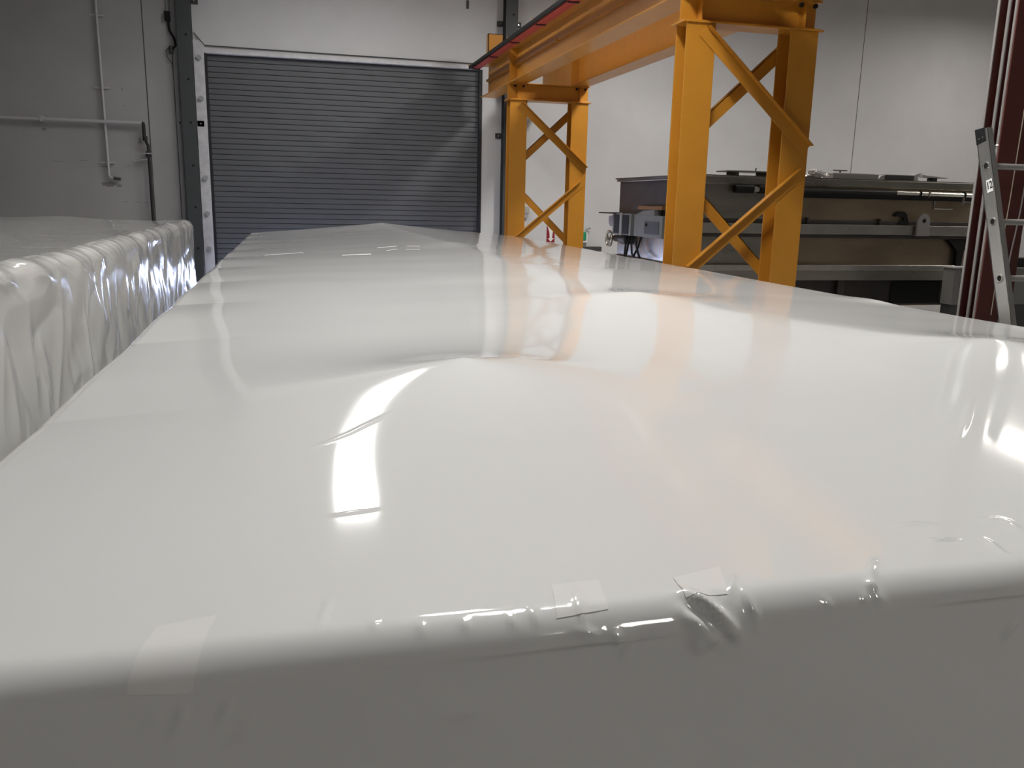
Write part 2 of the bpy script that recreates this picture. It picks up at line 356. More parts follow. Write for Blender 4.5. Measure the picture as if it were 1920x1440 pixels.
# arc-length along the front section: s = 0 at the crease, negative down the front face
ds = np.hypot(np.diff(fr[:, 0]), np.diff(fr[:, 1])); sarc = np.concatenate([[0], np.cumsum(ds)])
crease_i = int(np.argmax(fr[:, 1] > -0.0405)); sarc -= sarc[crease_i]
S = np.meshgrid(sarc, sd[:, 0], indexing='ij')[0]
hh = crown(SX, FY)
Z = ZT + hh + np.minimum(FD, SD)
XX, YY = SX.copy(), FY.copy()
# puckers and creases in the film: ((x, s) start, (x, s) end, half width, height)
FOLDS = [
    ([(0.37, 0.124), (0.371, 0.083), (0.363, 0.048), (0.368, 0.015)], 0.004, 0.0022),
    ([(0.431, 0.006), (0.416, -0.03)], 0.005, 0.003),
    ([(0.528, 0.063), (0.553, 0.027), (0.593, -0.018)], 0.01, 0.01),
    ([(0.513, 0.029), (0.561, -0.021)], 0.011, 0.008),
    ([(0.515, 0.045), (0.563, -0.006)], 0.01, -0.007),
    ([(0.625, 0.099), (0.589, 0.046)], 0.004, 0.003),
    ([(0.615, 0.065), (0.614, 0.034), (0.621, -0.008)], 0.005, 0.004),
    ([(0.517, 0.003), (0.54, -0.036)], 0.01, 0.004),
    ([(0.87, 0.103), (0.838, 0.069), (0.823, 0.045)], 0.0045, 0.0035),
    ([(0.823, 0.045), (0.816, 0.033)], 0.006, 0.005),
    ([(0.816, 0.037), (0.829, -0.006)], 0.01, 0.003),
    ([(0.992, 0.207), (1.035, 0.214), (1.071, 0.201)], 0.006, 0.0018),
    ([(1.008, 0.149), (1.061, 0.138)], 0.005, 0.003),
    ([(1.169, 0.205), (1.206, 0.208)], 0.004, 0.002),
    ([(1.212, 0.204), (1.191, 0.138)], 0.005, 0.0022),
    ([(1.11, 0.138), (1.096, 0.084), (1.101, 0.069)], 0.005, 0.002),
    ([(1.08, -0.039), (1.052, -0.072)], 0.006, 0.0035),
    ([(0.732, 0.031), (0.744, 0.002)], 0.004, 0.002),
    ([(0.796, 0.027), (0.802, 0.008)], 0.004, 0.002),
    ([(-0.142, -0.016), (-0.148, -0.036), (-0.163, -0.057)], 0.004, 0.0028),
    ([(-0.085, -0.016), (-0.11, -0.047)], 0.004, 0.003),
    ([(-0.172, -0.026), (-0.188, -0.039)], 0.004, 0.002),
    ([(-0.064, -0.049), (-0.096, -0.079)], 0.004, 0.0028),
    ([(0.077, -0.044), (0.058, -0.069)], 0.004, 0.002),
    ([(0.034, 0.145), (0.017, 0.063)], 0.003, 0.0012),
    ([(0.025, 0.795), (0.104, 0.868), (0.216, 1.012)], 0.005, 0.0018),
    ([(0.043, 0.429), (0.122, 0.443)], 0.004, 0.0014),
    ([(1.826, 0.95), (1.619, 0.746), (1.453, 0.589)], 0.006, 0.0012),
    ([(0.353, 0.02), (0.386, 0.007)], 0.006, 0.003),
    ([(0.406, 0.013), (0.412, -0.008)], 0.006, 0.003),
    ([(0.086, 0.073), (0.086, 0.049)], 0.004, 0.0012),
    ([(0.144, 0.054), (0.149, 0.033)], 0.004, 0.0015),
    ([(0.199, 0.054), (0.208, 0.034)], 0.004, 0.0018),
    ([(0.263, 0.052), (0.27, 0.03)], 0.004, 0.0018),
    ([(0.296, 0.062), (0.3, 0.031)], 0.004, 0.002),
    ([(0.156, -0.075), (0.173, -0.071), (0.184, -0.079), (0.234, -0.074)], 0.006, 0.0025),
]
D = np.zeros_like(Z)
for pl, w, a in FOLDS:
    L = [math.dist(pl[k], pl[k + 1]) for k in range(len(pl) - 1)]; tot = sum(L); acc = 0; dm = np.full_like(Z, 9.0); tm = np.zeros_like(Z)
    for k in range(len(L)):
        d, t = seg_dist(SX, S, pl[k], pl[k + 1]); m = d < dm; dm = np.where(m, d, dm); tm = np.where(m, (acc + t * L[k]) / tot, tm); acc += L[k]
    D += 1.6 * a * np.exp(-(dm / w) ** 2) * np.sin(np.pi * np.clip(tm, 0.04, 0.96)) ** 0.7
near = S < 0.6
D += np.where(near, 0.0010 * value_noise(SX, S, 21, 0.09, 0.13) * np.exp(-((S - 0.03) / 0.06) ** 2), 0)
D += np.where(S < 0, 0.0025 * value_noise(SX, S, 22, 0.35, 0.3), 0)
YY -= D * np.sin(PH); Z += D * np.cos(PH)
# side faces get shallow vertical folds
sidefold = 0.012 * value_noise(FY, Z, 31, 0.16, 0.7)
XX += np.where(SD < -0.045, np.sign(SX - 1) * sidefold * np.clip(-(SD + 0.045) / 0.1, 0, 1), 0)
Z = np.maximum(Z, 0.0)
both = (np.abs(FD) > 0.0415) & (np.abs(SD) > 0.0415)
mask = ~(both[:-1, :-1] & both[1:, :-1] & both[:-1, 1:] & both[1:, 1:])
unit = thing('shrink_wrapped_unit', 'long low load shrink-wrapped in taut glossy white film, filling the foreground', 'wrapped load', (1.39, 7.0, 0))
cover = grid_obj('film_cover', M['film'], np.stack([XX, YY, Z], -1), mask, unit)

# tape patches and seal strips stuck on the film
def surf(x, s, lift):
    """point of the film at lateral position x and arc length s, lifted off it along the section normal"""
    jx = np.interp(x, sd[:, 0], np.arange(len(sd))); iy = np.interp(s, sarc, np.arange(len(sarc)))
    i0, j0 = int(min(iy, len(sarc) - 2)), int(min(jx, len(sd) - 2)); a, b = iy - i0, jx - j0
    f = lambda A: (A[i0, j0] * (1 - b) + A[i0, j0 + 1] * b) * (1 - a) + (A[i0 + 1, j0] * (1 - b) + A[i0 + 1, j0 + 1] * b) * a
    ph = f(PH); return (x, f(YY) - lift * math.sin(ph), f(Z) + lift * math.cos(ph))
def patch(name, m, quad, lift, n=14):
    P = np.array([[surf(*[(quad[0][c] * (1 - v) + quad[1][c] * v) * (1 - u) + (quad[3][c] * (1 - v) + quad[2][c] * v) * u for c in (0, 1)], lift) for v in np.linspace(0, 1, n)] for u in np.linspace(0, 1, n)])
    return grid_obj(name, M[m], P, None, unit)
TAPES = [[(-0.183, 0.108), (-0.112, 0.122), (-0.134, -0.004), (-0.208, 0.004)], [(0.343, 0.116), (0.415, 0.12), (0.404, 0.045), (0.328, 0.039)], [(0.527, 0.104), (0.613, 0.124), (0.587, 0.049), (0.522, 0.05)]]
for q in TAPES: patch('tape_patch', 'tape', q, 0.0008)
def strip(x0, y0, x1, y1, w):
    s0, s1 = (np.interp(v, fr[:, 0], sarc) for v in (y0, y1))
    patch('seal_strip', 'seal', [(x0, s0 + w), (x1, s1 + w), (x1, s1), (x0, s0)], 0.004, 4)
for a in ((-0.25, 7.9, 0.09, 8.04, 0.07), (0.41, 7.45, 0.66, 7.47, 0.10), (0.79, 8.29, 0.99, 8.40, 0.07), (0.83, 7.86, 0.95, 8.02, 0.05), (1.08, 8.35, 1.20, 8.26, 0.05), (1.02, 7.94, 1.14, 7.85, 0.05)): strip(*a)

# ------------------------------------------------------------------ the loosely wrapped unit on the left
LX0, LX1, LY0, LY1, LZ = -4.6, -1.18, 2.2, 10.9, 1.27
ys2 = np.arange(LY0, LY1 + 0.001, 0.011)
top_x = np.linspace(LX0, LX1 - 0.10, 120)
def left_top(x, y):
    h = 0.05 * np.exp(-((x + 2.55) / 0.45) ** 2) + 0.012 * np.sin(3.1 * x + 0.5 * y) + 0.012 * value_noise(x, y, 41, 0.5, 1.6) + 0.016 * np.abs(value_noise(x + 0.4 * y, y, 42, 0.30, 1.1)) + 0.008 * np.abs(value_noise(x - 0.6 * y, y, 43, 0.5, 0.7))
    return h + 0.04 * np.clip((6 - y) / 4, 0, 1) * np.clip((x + 2.2), 0, 1)
cols = [(x, 0.0, 0.0) for x in top_x]
for a in np.linspace(4, 90, 16):
    r = math.radians(a); cols.append((LX1 - 0.10 + 0.10 * math.sin(r), -0.085 * (1 - math.cos(r)), r))
for z in np.linspace(-0.095, -LZ - 0.1, 110): cols.append((LX1, z, math.pi / 2))
cl = np.array(cols)
GY, GX = np.meshgrid(ys2, cl[:, 0], indexing='ij'); GD = np.meshgrid(ys2, cl[:, 1], indexing='ij')[1]; GP = np.meshgrid(ys2, cl[:, 2], indexing='ij')[1]
GZ = LZ + left_top(np.minimum(GX, LX1 - 0.10), GY) + GD
dn = np.zeros_like(GZ); sdn = np.clip(-(GD) / 0.12, 0, 1)
low = np.clip(-GD / 1.2, 0, 1)
for k in range(80):
    y0 = rng.uniform(LY0, LY1); lean = rng.uniform(-0.35, 0.35); z0 = rng.uniform(-0.9, -0.03); L = rng.uniform(0.15, 0.7); w = rng.uniform(0.015, 0.07); a = rng.uniform(-0.010, 0.012) * (w / 0.04) ** 0.5
    d, t = seg_dist(GY, GD, (y0, z0), (y0 + lean * L, z0 - L)); dn += a * np.exp(-np.abs(d / w) ** 1.4) * np.sin(np.pi * np.clip(t, 0.03, 0.97))
dn += 0.022 * value_noise(GY + 0.35 * GD, GD, 51, 0.9, 0.8) * sdn + 0.010 * (1 - np.abs(value_noise(GY - 0.5 * GD, GD, 52, 0.30, 0.42))) * sdn + 0.009 * np.abs(value_noise(GY + 0.6 * GD, GD - 0.3 * GY, 55, 0.30, 0.30)) * sdn
dn += 0.03 * low * np.sin(GY * 1.3)
# gathered ruffles over the top edge
ruf = np.exp(-((GD + 0.05) / 0.07) ** 2) * (GP > 0)
dn += ruf * (0.016 * value_noise(GY + 1.2 * GD, GD, 53, 0.26, 0.3) + 0.006 * np.abs(value_noise(GY + 2.0 * GD, GD, 54, 0.09, 0.3)))
GX = GX + dn * np.sin(GP); GZ = GZ + dn * np.cos(GP)
GX = np.minimum(GX, X0 - 0.06)
# round off the far end: the last rows fall to the floor
GZ = np.maximum(GZ, 0.0)
endrows = []
for a in np.linspace(10, 90, 8):
    r = math.radians(a); last = np.stack([GX[-1] - 0.04 * (GP[-1] > 0.8) * (1 - math.cos(r)), np.full_like(GX[-1], LY1 + 0.06 * math.sin(r)), np.minimum(GZ[-1], GZ[-1] - 0.06 * (1 - math.cos(r)) * (GP[-1] < 0.8))], -1); endrows.append(last)
for k in np.linspace(0.05, 1, 12):
    b = endrows[7].copy(); b[:, 2] = b[:, 2] * (1 - k); b[:, 1] += 0.012 * np.sin(b[:, 0] * 18) * k; endrows.append(b)
VL = np.concatenate([np.stack([GX, GY, GZ], -1), np.array(endrows)], 0)
V0 = VL[0:1].copy(); V0[..., 2] = 0
VL = np.concatenate([V0, VL], 0)
unit2 = thing('wrapped_pallet_load', 'tall load loosely draped in crinkled translucent film, beside the white wrapped unit', 'wrapped load', (-2.9, 6.5, 0))
grid_obj('film_cover', M['film2'], np.maximum(VL, [-99, -99, 0]), None, unit2)
MB().box(LX0, LX0 + 0.02, LY0 + 0.02, LY1, 0.0, LZ - 0.05).build('side_sheet', 'film2', unit2)

# ------------------------------------------------------------------ the yellow runway gantry
CLX, CRX, NY, FYG = 3.71, 4.785, 7.715, 14.315     # column centres
CAPZ, XBZ, RBZ, RBT = 3.24, 3.255, 3.515, 4.09
gantry = thing('crane_runway', 'yellow steel crane runway on two braced leg frames beside the white wrapped unit', 'gantry', (4.25, 11.0, 0))
for y in (NY, FYG):
    for x in (CLX, CRX):
        cm = MB().isec('z', (x, y), 0.02, CAPZ, 0.295, 0.235, 0.018, 0.014).build('column', 'yellow', gantry, bevel=0.003)
        MB().box(x - 0.24, x + 0.24, y - 0.2, y + 0.2, 0, 0.02).build('base_plate', 'yellow', cm)
        for sx in (-1, 1):
            for sy in (-1, 1): MB().tube([(x + sx * 0.075, y - 0.125 + (sy > 0) * 0.25, XBZ + 0.205), (x + sx * 0.075, y - 0.150 + (sy > 0) * 0.3, XBZ + 0.205)], 0.022, 6).build('bolt', 'black', gantry)
    cb = MB().isec('x', (y, (XBZ + RBZ) / 2), CLX - 0.17, CRX + 0.17, 0.22, RBZ - XBZ, 0.014, 0.012).build('cross_beam', 'yellow', gantry, bevel=0.002)
    MB().box(CLX - 0.19, CRX + 0.19, y - 0.14, y + 0.14, CAPZ, XBZ).build('cap_plate', 'yellow', cb)
    for x in (CLX, CRX):
        for s in (-1, 1): MB().box(x - 0.006, x + 0.006, *sorted((y + s * 0.006, y + s * 0.105)), XBZ + 0.014, RBZ - 0.014).build('stiffener', 'yellow', cb)
    # angle braces: front ones lie on the front flanges, rear ones on the rear flanges
    yf, yb = y - 0.1185, y + 0.1185
    def angle(p, q, s):
        p, q = Vector(p), Vector(q); d = (q - p).normalized(); nrm = Vector((0, s, 0)); side = d.cross(nrm).normalized()
        if side.z < 0: side = -side
        b = MB().bar(p, q, 0.115, 0.008, nrm)
        b.bar(p + side * 0.0575 + nrm * 0.034, q + side * 0.0575 + nrm * 0.034, 0.068, 0.008, -side)
        b.build('brace', 'yellow', gantry)
    angle((CLX + 0.02, yf - 0.001, 3.17), (CRX + 0.125, yf - 0.001, 2.15), -1)
    angle((CRX + 0.09, yf - 0.001, 1.93), (CLX + 0.02, yf - 0.001, 0.97), -1)
    angle((CRX - 0.02, yb + 0.001, 3.14), (CLX, yb + 0.001, 2.17), 1)
    angle((CLX, yb + 0.001, 1.86), (CRX, yb + 0.001, 0.85), 1)
RBY0, RBY1 = 5.6, 16.5
for x in (CLX, CRX):
    rb = MB().isec('y', (x, (RBZ + RBT) / 2), RBY0, RBY1, 0.30, RBT - RBZ, 0.02, 0.012).build('runway_beam', 'yellow', gantry, bevel=0.003)
    for y in (NY, FYG):
        for s in (-1, 1): MB().box(*sorted((x + s * 0.006, x + s * 0.14)), y - 0.006, y + 0.006, RBZ + 0.02, RBT - 0.02).build('stiffener', 'yellow', rb)
    MB().box(x - 0.025, x + 0.025, RBY0, RBY1 - 0.1, RBT, RBT + 0.05).build('crane_rail', 'steel_dark', rb)
    for y in (RBY0 + 0.4, RBY1 - 0.55):
        st = MB().box(x - 0.14, x + 0.14, y, y + 0.012, RBT, RBT + 0.48).box(x - 0.14, x - 0.128, y, y + 0.16, RBT, RBT + 0.48).box(x + 0.128, x + 0.14, y, y + 0.16, RBT, RBT + 0.48).box(x - 0.14, x + 0.14, y, y + 0.16, RBT + 0.47, RBT + 0.48)
        st.build('end_stop', 'yellow', gantry)
# ledge angle along the web of the left beam
for a, b in ((RBY0, 6.75), (6.8, 9.35), (9.4, 11.95), (12.0, FYG - 0.02), (FYG + 0.02, RBY1)):
    MB().box(CLX - 0.05, CLX - 0.006, a, b, 3.80, 3.84).build('web_ledge', 'yellow', gantry)
# conductor bars under the left beam's top flange edge
for i, x in enumerate((3.405, 3.455, 3.505)):
    MB().box(x - 0.021, x + 0.021, RBY0 + 0.2, RBY1 + 0.05, 4.02, 4.055).build('conductor_bar', 'red_bar', gantry)
MB().box(3.335, 3.375, RBY0 + 0.2, RBY1 + 0.08, 4.03, 4.08).build('bar_cover', 'black', gantry)
MB().box(3.325, 3.56, RBY1 + 0.03, RBY1 + 0.08, 4.08, 4.10).build('bracket_tip', 'yellow', gantry)
for y in np.arange(RBY0 + 0.7, RBY1, 1.45):
    MB().box(3.33, 3.62, y - 0.02, y + 0.02, 4.072, 4.09).build('bar_bracket', 'yellow', gantry)
    for x in (3.405, 3.455, 3.505): MB().box(x - 0.02, x + 0.02, y - 0.03, y + 0.03, 4.010, 4.072).build('bar_clip', 'black', gantry)

# ------------------------------------------------------------------ steel columns and pipes on the back wall
def wall_column(x0, x1, lab):
    t = thing('wall_column', lab, 'column', ((x0 + x1) / 2, WY - 0.12, 0))
    MB().isec('z', ((x0 + x1) / 2, WY - 0.121), 0, HALL[3], x1 - x0, 0.24, 0.016, 0.012).build('steel_section', 'grey_steel', t, bevel=0.003)
    h = MB().tube([((x0 + x1) / 2 + 0.03, WY - 0.2415, 0), ((x0 + x1) / 2 + 0.03, WY - 0.2445, 0)], 0.021, 12).build('bolt_hole', 'black', t)
    for i in range(9):
        z = 0.55 + i * 0.765 if False else 0.62 + i * 0.745
        if i == 0: h.location = (0, 0, z); continue
        c = h.copy(); col.objects.link(c); c.parent = t; c.location = (0, 0, z)
    for z in (2.86, 4.95):
        for s in (-1, 1):
            xc = x0 - 0.06 if s < 0 else x1 + 0.06
            MB().box(xc - 0.06, xc + 0.06, WY - 0.03, WY - 0.001, z - 0.05, z + 0.05).build('clip', 'dark_grey', t)
            MB().tube([(xc, WY - 0.03, z), (xc, WY - 0.05, z)], 0.016, 6).build('anchor_bolt', 'steel_bright', t)
    return t
wall_column(-1.86, -1.62, 'dark grey steel column left of the roll-up door')
wall_column(4.09, 4.33, 'dark grey steel column between the roll-up door and the yellow gantry')
struct(MB().box(-1.97, -1.885, WY - 0.05, WY, 0, HALL[3]).build('trim_7', 'grey_mid'), 'light grey strip beside the left column')

t = thing('wall_conduit', 'slim white conduit coming down the wall at far left to an elbow', 'pipe', (-3.17, WY, 1.85))
MB().tube([(-3.17, WY - 0.06, HALL[3]), (-3.17, WY - 0.06, 1.9), (-3.15, WY - 0.06, 1.86), (-3.09, WY - 0.06, 1.85)], 0.022, 10).build('pipe_run', 'pipe', t, smooth=True)
MB().tube([(-3.10, WY - 0.06, 1.85), (-2.98, WY - 0.06, 1.835)], 0.026, 8).build('spout', 'grey_steel', t)
for z in (2.12, 3.4, 4.6): MB().box(-3.29, -3.06, WY - 0.045, WY - 0.001, z - 0.014, z + 0.014).build('strap', 'pipe', t)
t = thing('wall_pipe', 'white painted pipe running level across the wall at far left', 'pipe', (-5.0, WY, 2.82))
MB().tube([(-8.9, WY - 0.11, 2.83), (-2.55, WY - 0.11, 2.82)], 0.032, 10).build('pipe_run', 'pipe', t, smooth=True)
for x in (-7.2, -5.5, -4.17): MB().box(x - 0.02, x + 0.02, WY - 0.15, WY - 0.001, 2.78, 2.875).build('clamp', 'pipe', t)
t = thing('gas_riser', 'black iron pipe with a shut-off valve standing against the left wall', 'pipe', (-2.52, WY, 0))
MB().tube([(-2.55, WY - 0.11, 2.82), (-2.53, WY - 0.11, 2.82), (-2.525, WY - 0.11, 2.79), (-2.525, WY - 0.11, 2.56)], 0.030, 10).build('upper_pipe', 'pipe_dark', t, smooth=True)
MB().tube([(-2.50, WY - 0.11, 2.58), (-2.50, WY - 0.11, 2.50), (-2.47, WY - 0.11, 2.44), (-2.47, WY - 0.11, 0)], 0.026, 10).build('lower_pipe', 'pipe_dark', t, smooth=True)
MB().tube([(-2.515, WY - 0.11, 2.60), (-2.515, WY - 0.11, 2.52)], 0.042, 8).build('union', 'pipe_dark', t)
MB().tube([(-2.48, WY - 0.11, 2.33), (-2.48, WY - 0.11, 2.24)], 0.045, 8).build('valve_body', 'pipe_dark', t)
MB().box(-2.57, -2.37, WY - 0.16, WY - 0.14, 2.285, 2.31).build('valve_handle', 'grey_mid', t)
MB().tube([(-2.50, WY - 0.11, 2.19), (-2.60, WY - 0.13, 2.18), (-2.70, WY - 0.12, 2.15), (-2.75, WY - 0.11, 2.2)], 0.010, 6).build('hook', 'grey_mid', t)
MB().box(-2.56, -2.36, WY - 0.14, WY - 0.001, 1.02, 1.07).build('strap', 'pipe_dark', t)
t = thing('power_cable', 'black cable with plug and connector hanging beside the left wall column', 'cable', (-1.99, WY, 1.0))
MB().tube([(-2.02, WY - 0.04, HALL[3]), (-2.02, WY - 0.04, 4.72)], 0.016, 8).build('conduit', 'grey_mid', t)
MB().box(-2.07, -1.97, WY - 0.09, WY - 0.001, 4.58, 4.74).build('plug_box', 'black', t, bevel=0.01)
MB().tube([(-2.01, WY - 0.06, 4.58), (-2.0, WY - 0.06, 4.42), (-1.93, WY - 0.06, 4.3), (-1.91, WY - 0.06, 4.18), (-1.97, WY - 0.06, 4.1), (-2.01, WY - 0.05, 4.12)], 0.018, 8).build('cord', 'black', t, smooth=True)
MB().tube([(-2.02, WY - 0.05, 4.14), (-2.08, WY - 0.05, 4.08), (-2.06, WY - 0.05, 3.98), (-1.98, WY - 0.05, 3.86), (-1.96, WY - 0.03, 3.6)], 0.008, 6).build('loop_wire', 'dark_grey', t, smooth=True)
MB().tube([(-1.99, WY - 0.05, 4.16), (-1.99, WY - 0.05, 4.04)], 0.04, 8).build('connector', 'dark_grey', t)
MB().tube([(-1.965, WY - 0.03, 4.05), (-1.965, WY - 0.03, 0.0)], 0.017, 8).build('drop_cable', 'dark_grey', t)

# small things on the back wall
tag(MB().box(3.365, 3.405, WY - 0.02, WY - 0.001, 5.18, 5.33).build('wall_bracket', 'dark_grey', org=(3.385, WY, 5.25)), 'small dark bracket high on the wall above the roll-up door', 'bracket')
t = thing('sounder_box', 'small beige box with grey bell mouth on the wall between the far gantry legs', 'sounder', (4.61, WY, 1.38))
MB().box(4.54, 4.70, WY - 0.07, WY - 0.001, 1.36, 1.50).build('case', 'beige', t, bevel=0.008)
MB().prism([(4.55, 1.36), (4.69, 1.36), (4.665, 1.26), (4.58, 1.26)], 'y', WY - 0.06, WY - 0.001).build('mouth', 'grey_mid', t)
for i in range(4): MB().box(4.56 + i * 0.035, 4.575 + i * 0.035, WY - 0.074, WY - 0.069, 1.38, 1.48).build('louvre', 'grey_mid', t)
t = thing('fire_sign', 'red and white arrow sign on the wall between the far gantry legs', 'sign', (5.18, WY, 0.8))
MB().box(5.10, 5.27, WY - 0.012, WY - 0.001, 0.78, 1.10).build('panel', 'sign_red', t)
MB().prism([(5.115, 1.10), (5.265, 1.10), (5.225, 0.98), (5.215, 0.86), (5.255, 0.86), (5.185, 0.79), (5.125, 0.86), (5.165, 0.86), (5.155, 0.98)], 'y', WY - 0.016, WY - 0.012).build('arrow', 'paper', t)
t = thing('soap_dispenser', 'green and white dispenser on the wall just right of the far gantry leg', 'dispenser', (5.9, WY, 0.78))
MB().box(5.82, 5.94, WY - 0.09, WY - 0.001, 0.83, 1.0).build('tank', 'green', t, bevel=0.01)
MB().box(5.82, 5.975, WY - 0.07, WY - 0.001, 0.78, 0.83).build('base', 'white_plastic', t, bevel=0.006)
MB().box(5.94, 5.975, WY - 0.07, WY - 0.001, 0.83, 1.0).build('side', 'white_plastic', t)
MB().tube([(5.95, WY - 0.05, 1.0), (5.96, WY - 0.06, 1.06), (6.03, WY - 0.08, 1.085)], 0.022, 8).build('nozzle', 'grey_mid', t)
tag(MB().box(5.70, 6.28, WY - 0.12, WY - 0.001, 0.60, 0.70).build('wall_shelf', 'dark_grey', org=(5.95, WY, 0.65), bevel=0.006), 'dark shelf strip low on the wall right of the far gantry leg', 'shelf')

# ------------------------------------------------------------------ stainless tank on the right
TX0, TX1, TY0, TY1, TT = 5.05, 9.36, 10.1, 12.85, 1.965
tank = thing('steel_tank', 'long stainless steel tank with side rails standing behind the yellow gantry', 'tank', (7.2, 11.5, 0))
def tb(name, m, *a, bevel=0.004, parent=tank): return MB().box(*a).build(name, m, parent, bevel=bevel)
tb('body', 'steel_brown', TX0, TX1, TY0, TY1, 0.28, TT)
tb('front_sheet', 'steel', TX0 + 0.01, 6.05, TY0 - 0.006, TY0, 1.42, TT - 0.02, bevel=0)
tb('front_sheet', 'steel', TX0 + 0.01, 6.35, TY0 - 0.006, TY0, 0.86, 1.22, bevel=0)
tb('top_lip', 'steel', TX0 + 0.01, TX1, TY0 - 0.05, TY0 + 0.04, TT - 0.09, TT + 0.005)
tb('top_plate', 'steel_dark', TX0 - 0.07, TX1, TY0 + 0.02, TY1 + 0.05, TT + 0.004, TT + 0.022)
tb('side_rail', 'steel_bright', TX0, TX1 - 0.02, TY0 - 0.10, TY0, 1.255, 1.385)
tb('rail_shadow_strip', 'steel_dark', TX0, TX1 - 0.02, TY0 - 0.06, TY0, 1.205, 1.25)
tb('rail_top_strip', 'steel_dark', TX0, TX1 - 0.02, TY0 - 0.03, TY0, 1.39, 1.44)
tb('side_rail', 'steel', TX0, 8.98, TY0 - 0.12, TY0, 0.645, 0.845)
tb('rail_top_strip', 'steel_bright', TX0, 8.97, TY0 - 0.125, TY0 - 0.02, 0.775, 0.85)
tb('lower_panel', 'steel_dark', TX0, 8.9, TY0 - 0.01, TY0, 0.3, 0.645)
tb('access_panel', 'black', 8.05, 8.85, TY0 - 0.03, TY0 - 0.01, 0.32, 0.62)
for x in (TX0 + 0.1, 7.2, 9.02): tb('leg', 'steel_dark', x - 0.05, x + 0.05, TY0 - 0.09, TY0 + 0.05, 0, 0.645)
tb('leg', 'steel_dark', TX0, TX0 + 0.1, TY1 - 0.1, TY1, 0, 0.3)
tb('leg', 'steel_dark', TX1 - 0.1, TX1, TY1 - 0.1, TY1, 0, 0.3)
MB().tube([(9.0, TY0 - 0.13, 0.02), (9.06, TY0 - 0.13, 0.64)], 0.012, 6).build('drain_tube', 'conduit', tank)
MB().prism([(8.86, 1.20), (9.33, 1.20), (9.14, 1.05), (9.10, 0.64), (9.04, 0.64), (9.02, 1.05)], 'y', TY0 - 0.07, TY0 - 0.02).build('gusset', 'black', tank)
pipe = MB().tube([(5.95, TY0 - 0.09, 1.815), (7.9, TY0 - 0.09, 1.815)], 0.032, 12).build('header_pipe', 'pipe_dark', tank, smooth=True)
pipe2 = MB().tube([(7.9, TY0 - 0.09, 1.818), (9.3, TY0 - 0.09, 1.805)], 0.030, 12).build('header_pipe', 'steel_bright', tank, smooth=True)
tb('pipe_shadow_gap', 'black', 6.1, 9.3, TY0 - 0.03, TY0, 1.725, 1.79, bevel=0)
for a, b in ((5.50, 5.76), (5.84, 6.12)): MB().tube([(a, TY0 - 0.075, 1.815), (b, TY0 - 0.075, 1.815)], 0.052, 12).build('foam_sleeve', 'black', tank, smooth=True)
MB().tube([(5.76, TY0 - 0.075, 1.815), (5.84, TY0 - 0.075, 1.815)], 0.036, 12).build('fitting', 'conduit', tank)
for x in (8.28, 8.42, 9.0): MB().torus((x, TY0 - 0.09, 1.812), 0.036, 0.011, 'x', 16, 6).build('pipe_clamp', 'black' if x != 8.42 else 'steel_bright', pipe2)
MB().box(8.99, 9.0, TY0 - 0.11, TY0 - 0.08, 1.68, 1.79).box(8.99, 9.11, TY0 - 0.11, TY0 - 0.08, 1.715, 1.725).build('valve_handle', 'conduit', tank)
MB().tube([(8.9, TY0 - 0.012, 1.62), (8.6, TY0 - 0.012, 1.62), (8.6, TY0 - 0.012, 1.74)], 0.01, 6).build('drip_line', 'conduit', tank)
# lifting lug with hole
lug = [(8.245, 1.25), (8.455, 1.25), (8.44, 1.45)] + [(8.345 + 0.095 * math.cos(a), 1.455 + 0.095 * math.sin(a)) for a in np.linspace(0.1, math.pi - 0.1, 9)] + [(8.25, 1.45)]
lugo = MB().prism(lug, 'y', TY0 - 0.16, TY0 - 0.13).build('lifting_lug', 'lug', tank)
MB().tube([(8.345, TY0 - 0.13, 1.455), (8.345, TY0 - 0.165, 1.455)], 0.028, 12).build('lug_hole', 'black', lugo)
for x in (5.75, 6.62, 7.73): tb('rail_stub', 'steel_dark', x - 0.012, x + 0.012, TY0 - 0.06, TY0, 1.385, 1.47, bevel=0)
hk = [(8.06 + 0.10 * math.cos(a), 1.50 + 0.075 * math.sin(a)) for a in np.linspace(math.pi, 0, 9)] + [(8.20, 1.40), (8.12, 1.39), (8.02, 1.42), (8.11, 1.45), (8.09, 1.50), (8.02, 1.51)]
MB().prism(hk, 'y', TY0 - 0.05, TY0 - 0.02).build('hook_plate', 'black', tank)
# left end of the tank
xe = TX0
tb('end_sheet', 'steel_dark', xe - 0.008, xe, TY0 + 0.02, TY1 - 0.02, 1.42, TT, bevel=0)
tb('end_lip', 'steel', xe - 0.05, xe + 0.0, TY0 + 0.02, TY1 + 0.03, TT - 0.035, TT + 0.004)
tb('lower_end_sheet', 'steel_bright', xe - 0.012, xe, TY0 + 0.02, TY1 - 0.02, 0.80, 1.16, bevel=0)
tb('bottom_angle', 'steel_dark', xe - 0.09, xe, TY0 + 0.02, TY1 + 0.03, 0.75, 0.80)
cbx = tb('control_box', 'box_grey', xe - 0.16, xe - 0.012, 11.95, 12.70, 1.13, 1.45)
for a in (12.03, 12.38): tb('dark_window', 'black', xe - 0.166, xe - 0.158, a, a + 0.25, 1.15, 1.43, bevel=0, parent=cbx)
tb('box_rib', 'grey_mid', xe - 0.18, xe - 0.16, 12.295, 12.365, 1.12, 1.46, parent=cbx)
cb2 = tb('control_box', 'box_grey', xe - 0.13, xe - 0.012, 10.9, 11.9, 1.13, 1.44)
tb('box_cover', 'dark_grey', xe - 0.136, xe - 0.13, 11.0, 11.5, 1.18, 1.36, bevel=0, parent=cb2)
MB().tube([(xe - 0.13, 11.42, 1.31), (xe - 0.15, 11.42, 1.31)], 0.02, 10).build('knob', 'black', cb2)
